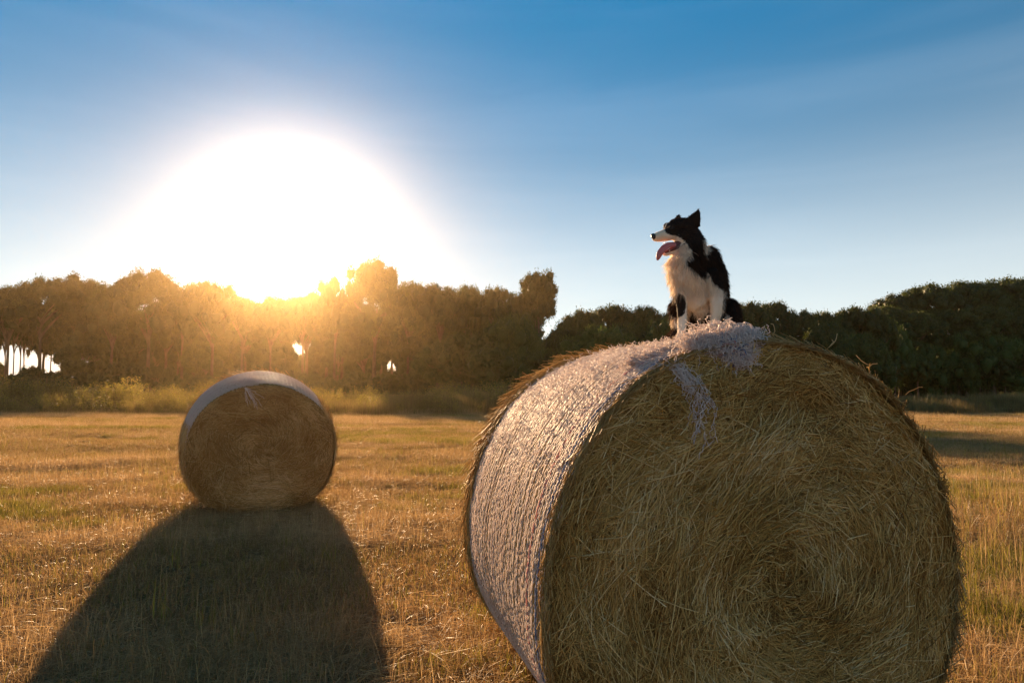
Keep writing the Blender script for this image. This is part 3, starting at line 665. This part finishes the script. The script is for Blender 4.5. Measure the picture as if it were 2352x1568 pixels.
# --- far bale
far_prof = ([0, 0.02, 0.15, 0.6, 0.85, 1.0], [0.89, 0.905, 0.935, 1.0, 0.99, 0.95], [0.90, 1.0])
FB = Bale(0.855, 1.60, 1.5, 0.74, far_prof, 0.06, 80)
fp = at(600, 1000, 7.75)
FB.foot = 0.68
far = empty('hay_bale', (fp.x + 0.075, 7.6, 0.0), R(23), label='round hay bale alone in the field under the sun, white net over its top', cat='hay bale')
V, F = bale_core(FB); obj('hay_core', mesh_np('hay_core', V, F, M['core'], True), far)
face_straws(FB, 12000, 0.10, 0.36, 0.0030, M['straw_far'], far, 'cut_face_straw', sig=0.3)
face_straws(FB, 900, 0.2, 0.5, 0.0034, M['straw'], far, 'loose_face_straw', sig=0.8)
side_straws(FB, 5000, 0.80, 1.0, R(-30), R(235), 0.06, 0.2, 0.0022, M['straw_far'], far, 'rear_edge_straw', 0.035)
side_straws(FB, 6000, 0.0, 0.9, R(-70), R(35), 0.06, 0.22, 0.0022, M['straw_far'], far, 'side_straw', 0.03)
side_straws(FB, 5000, 0.0, 0.6, R(165), R(262), 0.06, 0.22, 0.0022, M['straw_far'], far, 'lower_side_straw', 0.02)
net_strands(FB, 44, 0.02, 0.84, R(36), R(205), 110, 0.0046, 0.012, M['net'], far, 'net_wrap')
n = 500; P0 = FB.side(R(100) + rng.normal(0, R(3), n), rng.uniform(0.02, 0.3, n), 0.02)
V, F, i = tubes(curls(P0, n, 0.9, 0.014, 8, 0), np.full(n, 0.0022), 3); obj('net_knot', mesh_np('net_knot', V, F, M['net'], attrs={'rnd': rng.random(n)[i]}), far, kind='stuff')
n = 12; K = 20; t = np.linspace(0, 1, K)[None]
r0 = 1.0 - t * rng.uniform(0.15, 0.42, (n, 1)); p0 = R(104) - t * R(4) * rng.uniform(0, 3, (n, 1)) + rng.normal(0, 0.015, (n, 1)) * (t + 0.3) + np.cumsum(rng.normal(0, 0.006, (n, K)), 1)
V, F, i = tubes(FB.face(r0, p0, 0.045), np.full(n, 0.0024), 3); obj('hanging_net_tail', mesh_np('hanging_net_tail', V, F, M['net'], attrs={'rnd': rng.random(n)[i]}), far, kind='stuff')

# loose hay lying round both bales
def litter(name, cx_, cy_, n, r0, r1, rad, label):
    a = rng.random(n) * 6.283; r = rng.uniform(r0, r1, n) ; x = cx_ + r * np.cos(a); y = cy_ + r * np.sin(a)
    d = rng.random(n) * 6.283; ln = rng.uniform(0.05, 0.22, n); t = np.linspace(-0.5, 0.5, 4)[None]
    P = np.stack([x[:, None] + np.cos(d)[:, None] * t * ln[:, None], y[:, None] + np.sin(d)[:, None] * t * ln[:, None], ground_z(x, y)[:, None] + rng.uniform(0.005, 0.07, (n, 1)) + rng.normal(0, 0.03, (n, 1)) * t], -1)
    V, F, i = tubes(P, rng.uniform(0.7, 1.3, n) * rad, 3)
    obj(name, mesh_np(name, V, F, M['straw'], attrs={'rnd': rng.random(n)[i]}), kind='stuff', label=label)
litter('fallen_straw', far.location.x, far.location.y + 0.6, 900, 0.6, 1.5, 0.0022, 'fallen straw around the foot of the distant bale')
litter('fallen_straw', 0.75, 3.1, 2500, 0.6, 1.5, 0.0016, 'fallen straw around the foot of the foreground bale')

# ------------------------------------------------------------ dog
DOGY = 3.02
def crop_px(cx_, cy_): return (2500 + cx_ / 2.24) / 1.74149, (780 + cy_ / 2.24) / 1.74149
dp = crop_px(640, 1290); D0 = at(*dp, DOGY)
KD = DOGY / FPX / 2.24 / 1.74149
def dl(x, y, d=0.0): return np.array(at(*crop_px(x, y), DOGY + d) - D0)
sph = []
def ball(x, y, d, r, s=(1, 1, 1)): sph.append((dl(x, y, d), r * KD * (1 + d / DOGY), s))
def chain(pts, s=(1, 1, 1)):
    for p, q in zip(pts[:-1], pts[1:]):
        L_ = math.dist(dl(*p[:3]), dl(*q[:3])) / KD; n = max(2, int(L_ / (0.22 * min(p[3], q[3]) + 2)))
        for k in range(n + 1):
            f = k / n; ball(*[p[j] * (1 - f) + q[j] * f for j in range(4)], s=s)
# torso and neck
chain([(640, 640, .09, 150), (690, 850, .14, 180), (725, 1060, .20, 185), (730, 1150, .24, 150)])
chain([(735, 560, .11, 108), (768, 740, .15, 146), (772, 940, .19, 158)])
chain([(525, 640, .03, 145), (565, 780, .04, 160), (620, 930, .06, 130)])
chain([(560, 330, .06, 98), (590, 450, .06, 132), (560, 570, .05, 160), (700, 600, .10, 130)])
ball(650, 1000, .10, 135)
# front legs
chain([(520, 800, .03, 95), (505, 900, .0, 66), (508, 1000, -.01, 48), (512, 1120, -.02, 42), (508, 1230, -.025, 38)])
chain([(505, 1262, -.03, 40), (488, 1280, -.05, 38), (480, 1286, -.065, 30)], (1, 1, .8))
for k in (-22, -8, 8, 22): ball(484 + k, 1292, -.075 + abs(k) * .0003, 17)
chain([(770, 760, .06, 118), (812, 880, .02, 78), (822, 960, .0, 62), (812, 1080, -.01, 49), (802, 1190, -.015, 44)])
chain([(800, 1225, -.02, 44), (790, 1262, -.05, 42)], (1, 1, .8))
for k in (-24, -8, 8, 24): ball(788 + k, 1270, -.072 + abs(k) * .0003, 18)
# haunches, hind feet, tail
chain([(925, 1022, .20, 100), (950, 1110, .16, 92), (930, 1190, .12, 78)]); chain([(975, 1120, .2, 62), (985, 1230, .17, 55)]); chain([(930, 1235, .12, 48), (910, 1262, .03, 42)], (1, 1, .8))
chain([(478, 1020, .22, 88), (490, 1110, .2, 78), (480, 1190, .17, 60)]); chain([(470, 1225, .15, 42), (440, 1258, .06, 38)], (1, 1, .8))
chain([(640, 1230, .34, 60), (520, 1250, .34, 46), (430, 1270, .28, 42), (385, 1300, .22, 34), (365, 1325, .18, 22)])
ball(720, 1180, .26, 120)
# head: skull, brow, cheeks, muzzle
ball(545, 300, .05, 100, (1.08, .95, 1.0)); ball(500, 275, .045, 88, (1, .95, .85)); ball(450, 285, .03, 74, (1, .95, 1))
ball(505, 375, .02, 76, (1, .7, 1)); ball(520, 370, .07, 76, (1, .7, 1)); ball(378, 282, .055, 38); ball(420, 296, -.004, 30)
chain([(440, 330, .03, 68), (395, 350, .012, 62), (345, 364, -.004, 54), (300, 374, -.018, 47), (278, 378, -.026, 41)], (1, .92, .98))
chain([(500, 430, .045, 66), (455, 478, .03, 44), (415, 508, .016, 31), (372, 528, .002, 23), (352, 531, -.006, 17)], (1, .9, .9))
# ears
chain([(600, 262, .02, 56), (622, 208, .012, 42), (648, 158, .008, 23), (664, 122, .006, 8)], (1, .45, 1))
chain([(575, 250, .02, 50), (610, 200, .012, 34), (655, 150, .008, 16)], (1, .45, 1))
chain([(655, 270, .02, 24), (666, 200, .01, 16), (667, 140, .007, 8)], (1, .5, 1))
chain([(465, 240, .115, 36), (476, 205, .12, 26), (484, 172, .12, 8)], (1, .5, 1))
V0, F0 = ICO2; nb_ = len(sph)
C = np.array([q[0] for q in sph]); Rr = np.array([q[1] for q in sph]); Sc = np.array([q[2] for q in sph])
V = (C[:, None] + V0[None] * Rr[:, None, None] * Sc[:, None]).reshape(-1, 3); F = (F0[None] + (np.arange(nb_) * len(V0))[:, None, None]).reshape(-1, 3)
tmp = bpy.data.objects.new('body', mesh_np('body', V, F)); COL.objects.link(tmp)
rm = tmp.modifiers.new('r', 'REMESH'); rm.mode = 'VOXEL'; rm.voxel_size = 0.0042
sm = tmp.modifiers.new('s', 'SMOOTH'); sm.factor = 0.5; sm.iterations = 5
me = bpy.data.meshes.new_from_object(tmp.evaluated_get(bpy.context.evaluated_depsgraph_get()))
bpy.data.objects.remove(tmp)
me.name = 'body'; me.polygons.foreach_set('use_smooth', np.ones(len(me.polygons), bool))
nv = len(me.vertices); DV = np.empty(nv * 3, np.float32); me.vertices.foreach_get('co', DV); DV = DV.reshape(-1, 3)
DN = np.empty(nv * 3, np.float32); me.vertex_normals.foreach_get('vector', DN); DN = DN.reshape(-1, 3)

def inpoly(x, y, poly):
    c = np.zeros(len(x), bool); n = len(poly)
    for k in range(n):
        x1_, y1_ = poly[k]; x2_, y2_ = poly[(k + 1) % n]
        cond = ((y1_ > y) != (y2_ > y)) & (x < (x2_ - x1_) * (y - y1_) / ((y2_ - y1_) + 1e-9) + x1_); c ^= cond
    return c
FACE = [(408, 215), (385, 232), (362, 290), (352, 318), (372, 345), (410, 358), (455, 368), (500, 385), (545, 425), (575, 470), (608, 505), (585, 545), (552, 580), (548, 635), (600, 655), (650, 700), (682, 745), (738, 692), (765, 730), (790, 790), (850, 838), (892, 845), (880, 940), (878, 1050), (850, 1120), (850, 1320), (730, 1320), (762, 1120), (755, 960), (748, 1040), (700, 1110), (640, 1085), (600, 1050), (560, 1060), (556, 1320), (455, 1320), (480, 1100), (530, 1070), (548, 980), (535, 905), (480, 880), (455, 900), (425, 860), (395, 780), (372, 690), (345, 620), (250, 540), (225, 300), (330, 310), (372, 222)]
NECK = [(705, 395), (762, 462), (745, 500), (722, 560), (703, 520), (698, 450)]
HOCK = [(905, 1050), (945, 1100), (938, 1200), (895, 1170)]; HOCK2 = [(415, 1090), (478, 1110), (470, 1200), (425, 1180)]
def coat(P, Nn, jit=7):
    W = P + np.array(D0) - np.array([0, 0, CAM_H]); c_, s_ = math.cos(PITCH), math.sin(PITCH)
    fw = W[:, 1] * c_ + W[:, 2] * s_; up_ = -W[:, 1] * s_ + W[:, 2] * c_
    X = ((CX + FPX * W[:, 0] / fw) * 1.74149 - 2500) * 2.24 + rng.normal(0, jit, len(P)); Y_ = ((CY - FPX * up_ / fw) * 1.74149 - 780) * 2.24 + rng.normal(0, jit, len(P)); d = P[:, 1]
    leg = (Y_ > 960) & (d < 0.05)
    w = (inpoly(X, Y_, FACE) & ((d < 0.13) | leg)) | inpoly(X, Y_, NECK) | inpoly(X, Y_, HOCK) | inpoly(X, Y_, HOCK2)
    w &= ~((inpoly(X, Y_, [(330, 250), (372, 240), (350, 300), (320, 310)])))
    w |= (Y_ > 1265) & (d < 0.12) & (X > 420) & (X < 960)
    return w.astype(float), X, Y_
wv, X_, Y_ = coat(DV, DN, 2)
q = me.attributes.new('white', 'FLOAT', 'POINT'); q.data.foreach_set('value', wv.astype(np.float32))
def coat_mat(name, trans):
    m, nt, lk, b = mat(name, rough=0.75, spec=0.15)
    a = nt.new('ShaderNodeAttribute'); a.attribute_name = 'white'; a2 = nt.new('ShaderNodeAttribute'); a2.attribute_name = 'rnd'
    n = noise(nt, lk, 9, 3, nt.new('ShaderNodeTexCoord').outputs['Object'])
    wc = ramp(nt, None, [(0.3, (0.88, 0.78, 0.66)), (0.7, (0.80, 0.62, 0.42))]); lk.new(n.outputs[0], wc.inputs[0])
    bc = ramp(nt, None, [(0.0, (0.020, 0.012, 0.008)), (1.0, (0.075, 0.040, 0.022))]); lk.new(a2.outputs['Fac'], bc.inputs[0])
    c = mixc(nt, lk, a.outputs['Fac'], bc.outputs[0], wc.outputs[0]); lk.new(c, b.inputs['Base Color'])
    if trans: translucent(nt, lk, b, c, trans)
    return m
M['skin'] = coat_mat('dog_coat', 0); M['fur'] = coat_mat('dog_fur', 0.3)
me.materials.clear(); me.materials.append(M['skin'])
dog = empty('dog', D0, label='black and white border collie sitting on the big hay bale, tongue out', cat='dog')
obj('body', me, dog)
# fur
nf = 42000; vi = rng.integers(0, nv, nf); P0 = DV[vi] + rng.normal(0, 0.001, (nf, 3)); N0 = DN[vi]
w, X, Y = coat(P0, N0)
head = (X < 690) & (Y < 420); muzz = (X < 410) & (Y < 460); legs = ((Y > 900) & (P0[:, 1] < 0.04) & (X > 440) & (X < 900))
ln = np.full(nf, 0.026); ln[head] = 0.010; ln[muzz] = 0.0035; ln[legs] = 0.008
chest = (Y > 430) & (Y < 1150) & (X < 700) & (X > 300) & (P0[:, 1] < 0.1) & ~head; ln[chest & ~legs] = 0.042
ln[(Y < 300) & (X > 560)] = 0.009
ln[(Y < 560) & (X < 480) & (Y > 400)] = 0.005
flow = np.tile(np.array([0.05, 0.05, -1.0]), (nf, 1)); flow[head] = [0.8, 0.1, -0.15]; flow[(X > 560) & (Y < 260)] = [0.1, 0, 0.9]
tg = flow - (flow * N0).sum(-1, keepdims=True) * N0; cl = np.stack([vnoise(P0 * 85.0, 200 + k) for k in range(3)], -1)
d = norm(norm(tg) + N0 * 0.38 + rng.normal(0, 0.15, (nf, 3)) + 0.45 * cl)
d2 = norm(d + [0, 0, -0.35]); L_ = (ln * rng.uniform(0.5, 1.2, nf))[:, None]
P = np.stack([P0 - N0 * 0.001, P0 + d * L_ * 0.5, P0 + d * L_ * 0.5 + d2 * L_ * 0.5], 1)
V, F, i = tubes(P, rng.uniform(0.0005, 0.0010, nf) * np.where(ln < .01, .8, 1), 2, [1, 0.8, 0.15])
obj('fur', mesh_np('fur', V, F, M['fur'], attrs={'white': w[i], 'rnd': rng.random(nf)[i]}), dog)

def smooth_parts(name, balls, m, vox=0.0022):
    V0, F0 = ICO2
    V = np.concatenate([np.asarray(dl(*b_[:3])) + V0 * b_[3] * KD * np.array(b_[4]) for b_ in balls]); F = np.concatenate([F0 + k * len(V0) for k in range(len(balls))])
    t_ = bpy.data.objects.new(name, mesh_np(name, V, F)); COL.objects.link(t_)
    q = t_.modifiers.new('r', 'REMESH'); q.mode = 'VOXEL'; q.voxel_size = vox; q = t_.modifiers.new('s', 'SMOOTH'); q.iterations = 4
    me_ = bpy.data.meshes.new_from_object(t_.evaluated_get(bpy.context.evaluated_depsgraph_get())); bpy.data.objects.remove(t_)
    me_.polygons.foreach_set('use_smooth', np.ones(len(me_.polygons), bool)); me_.materials.clear(); me_.materials.append(m); me_.name = name
    return obj(name, me_, dog)
def interp_balls(pts, n, s):
    o = []
    for p, q in zip(pts[:-1], pts[1:]):
        for k in range(n):
            f = k / n; o.append(tuple(p[j] * (1 - f) + q[j] * f for j in range(4)) + (s,))
    o.append(pts[-1] + (s,)); return o
M['nose'] = mat('nose_leather', (0.02, 0.014, 0.012), 0.35, 0.5)[0]
M['mouth'] = mat('mouth_lining', (0.10, 0.025, 0.022), 0.4, 0.5)[0]
M['tongue'], nt, lk, b = mat('tongue', (0.48, 0.13, 0.13), 0.35, 0.5); b.inputs['Subsurface Weight'].default_value = 0.2; b.inputs['Subsurface Scale'].default_value = 0.01
M['tooth'] = mat('tooth', (0.75, 0.68, 0.5), 0.3, 0.5)[0]
M['eye'] = mat('eye', (0.03, 0.018, 0.01), 0.12, 0.6)[0]
smooth_parts('nose', [(252, 366, -.036, 25, (1, 1, .95)), (262, 378, -.033, 24, (1, .9, .9)), (246, 372, -.02, 16, (1, 1, 1)), (246, 372, -.045, 13, (1, 1, 1))], M['nose'], 0.0018)
smooth_parts('mouth_lining', interp_balls([(495, 425, .02, 34), (440, 440, .008, 30), (385, 440, -.002, 24)], 5, (1, .9, .7)) + interp_balls([(470, 462, .012, 30), (410, 490, .0, 22), (365, 512, -.008, 14)], 5, (1, .9, .8)), M['mouth'])
smooth_parts('tongue', interp_balls([(440, 445, -.014, 24), (390, 450, -.024, 28), (345, 478, -.034, 33), (312, 520, -.038, 32), (298, 555, -.038, 25), (292, 574, -.038, 15)], 6, (.9, .55, 1)), M['tongue'])
smooth_parts('eye', [(424, 300, -.0205, 11, (1.6, .6, .55))], M['eye'], 0.001)
for x, y, d_ in ((345, 432, -.024), (358, 428, -.024), (440, 425, -.01), (400, 500, -.016), (455, 452, -.01)):
    smooth_parts('tooth', [(x, y, d_, 7, (.7, .7, 1.4))], M['tooth'], 0.0012)

# ------------------------------------------------------------ haze
bm = bmesh.new(); bmesh.ops.create_cube(bm, size=1); me = bpy.data.meshes.new('haze'); bm.to_mesh(me); bm.free()
m = bpy.data.materials.new('haze'); m.use_nodes = True; nt = m.node_tree.nodes; nt.remove(nt['Principled BSDF'])
pv = nt.new('ShaderNodeVolumePrincipled'); pv.inputs['Color'].default_value = (1.0, 0.72, 0.40, 1); pv.inputs['Density'].default_value = HAZE_DENSITY; pv.inputs['Anisotropy'].default_value = HAZE_G
m.node_tree.links.new(pv.outputs[0], nt['Material Output'].inputs['Volume']); me.materials.append(m)
hz = obj('haze', me, kind='stuff', label='golden dusty evening air over the field'); hz.scale = (1300, 960, 26.4); hz.location = (0, 150, 10.8)
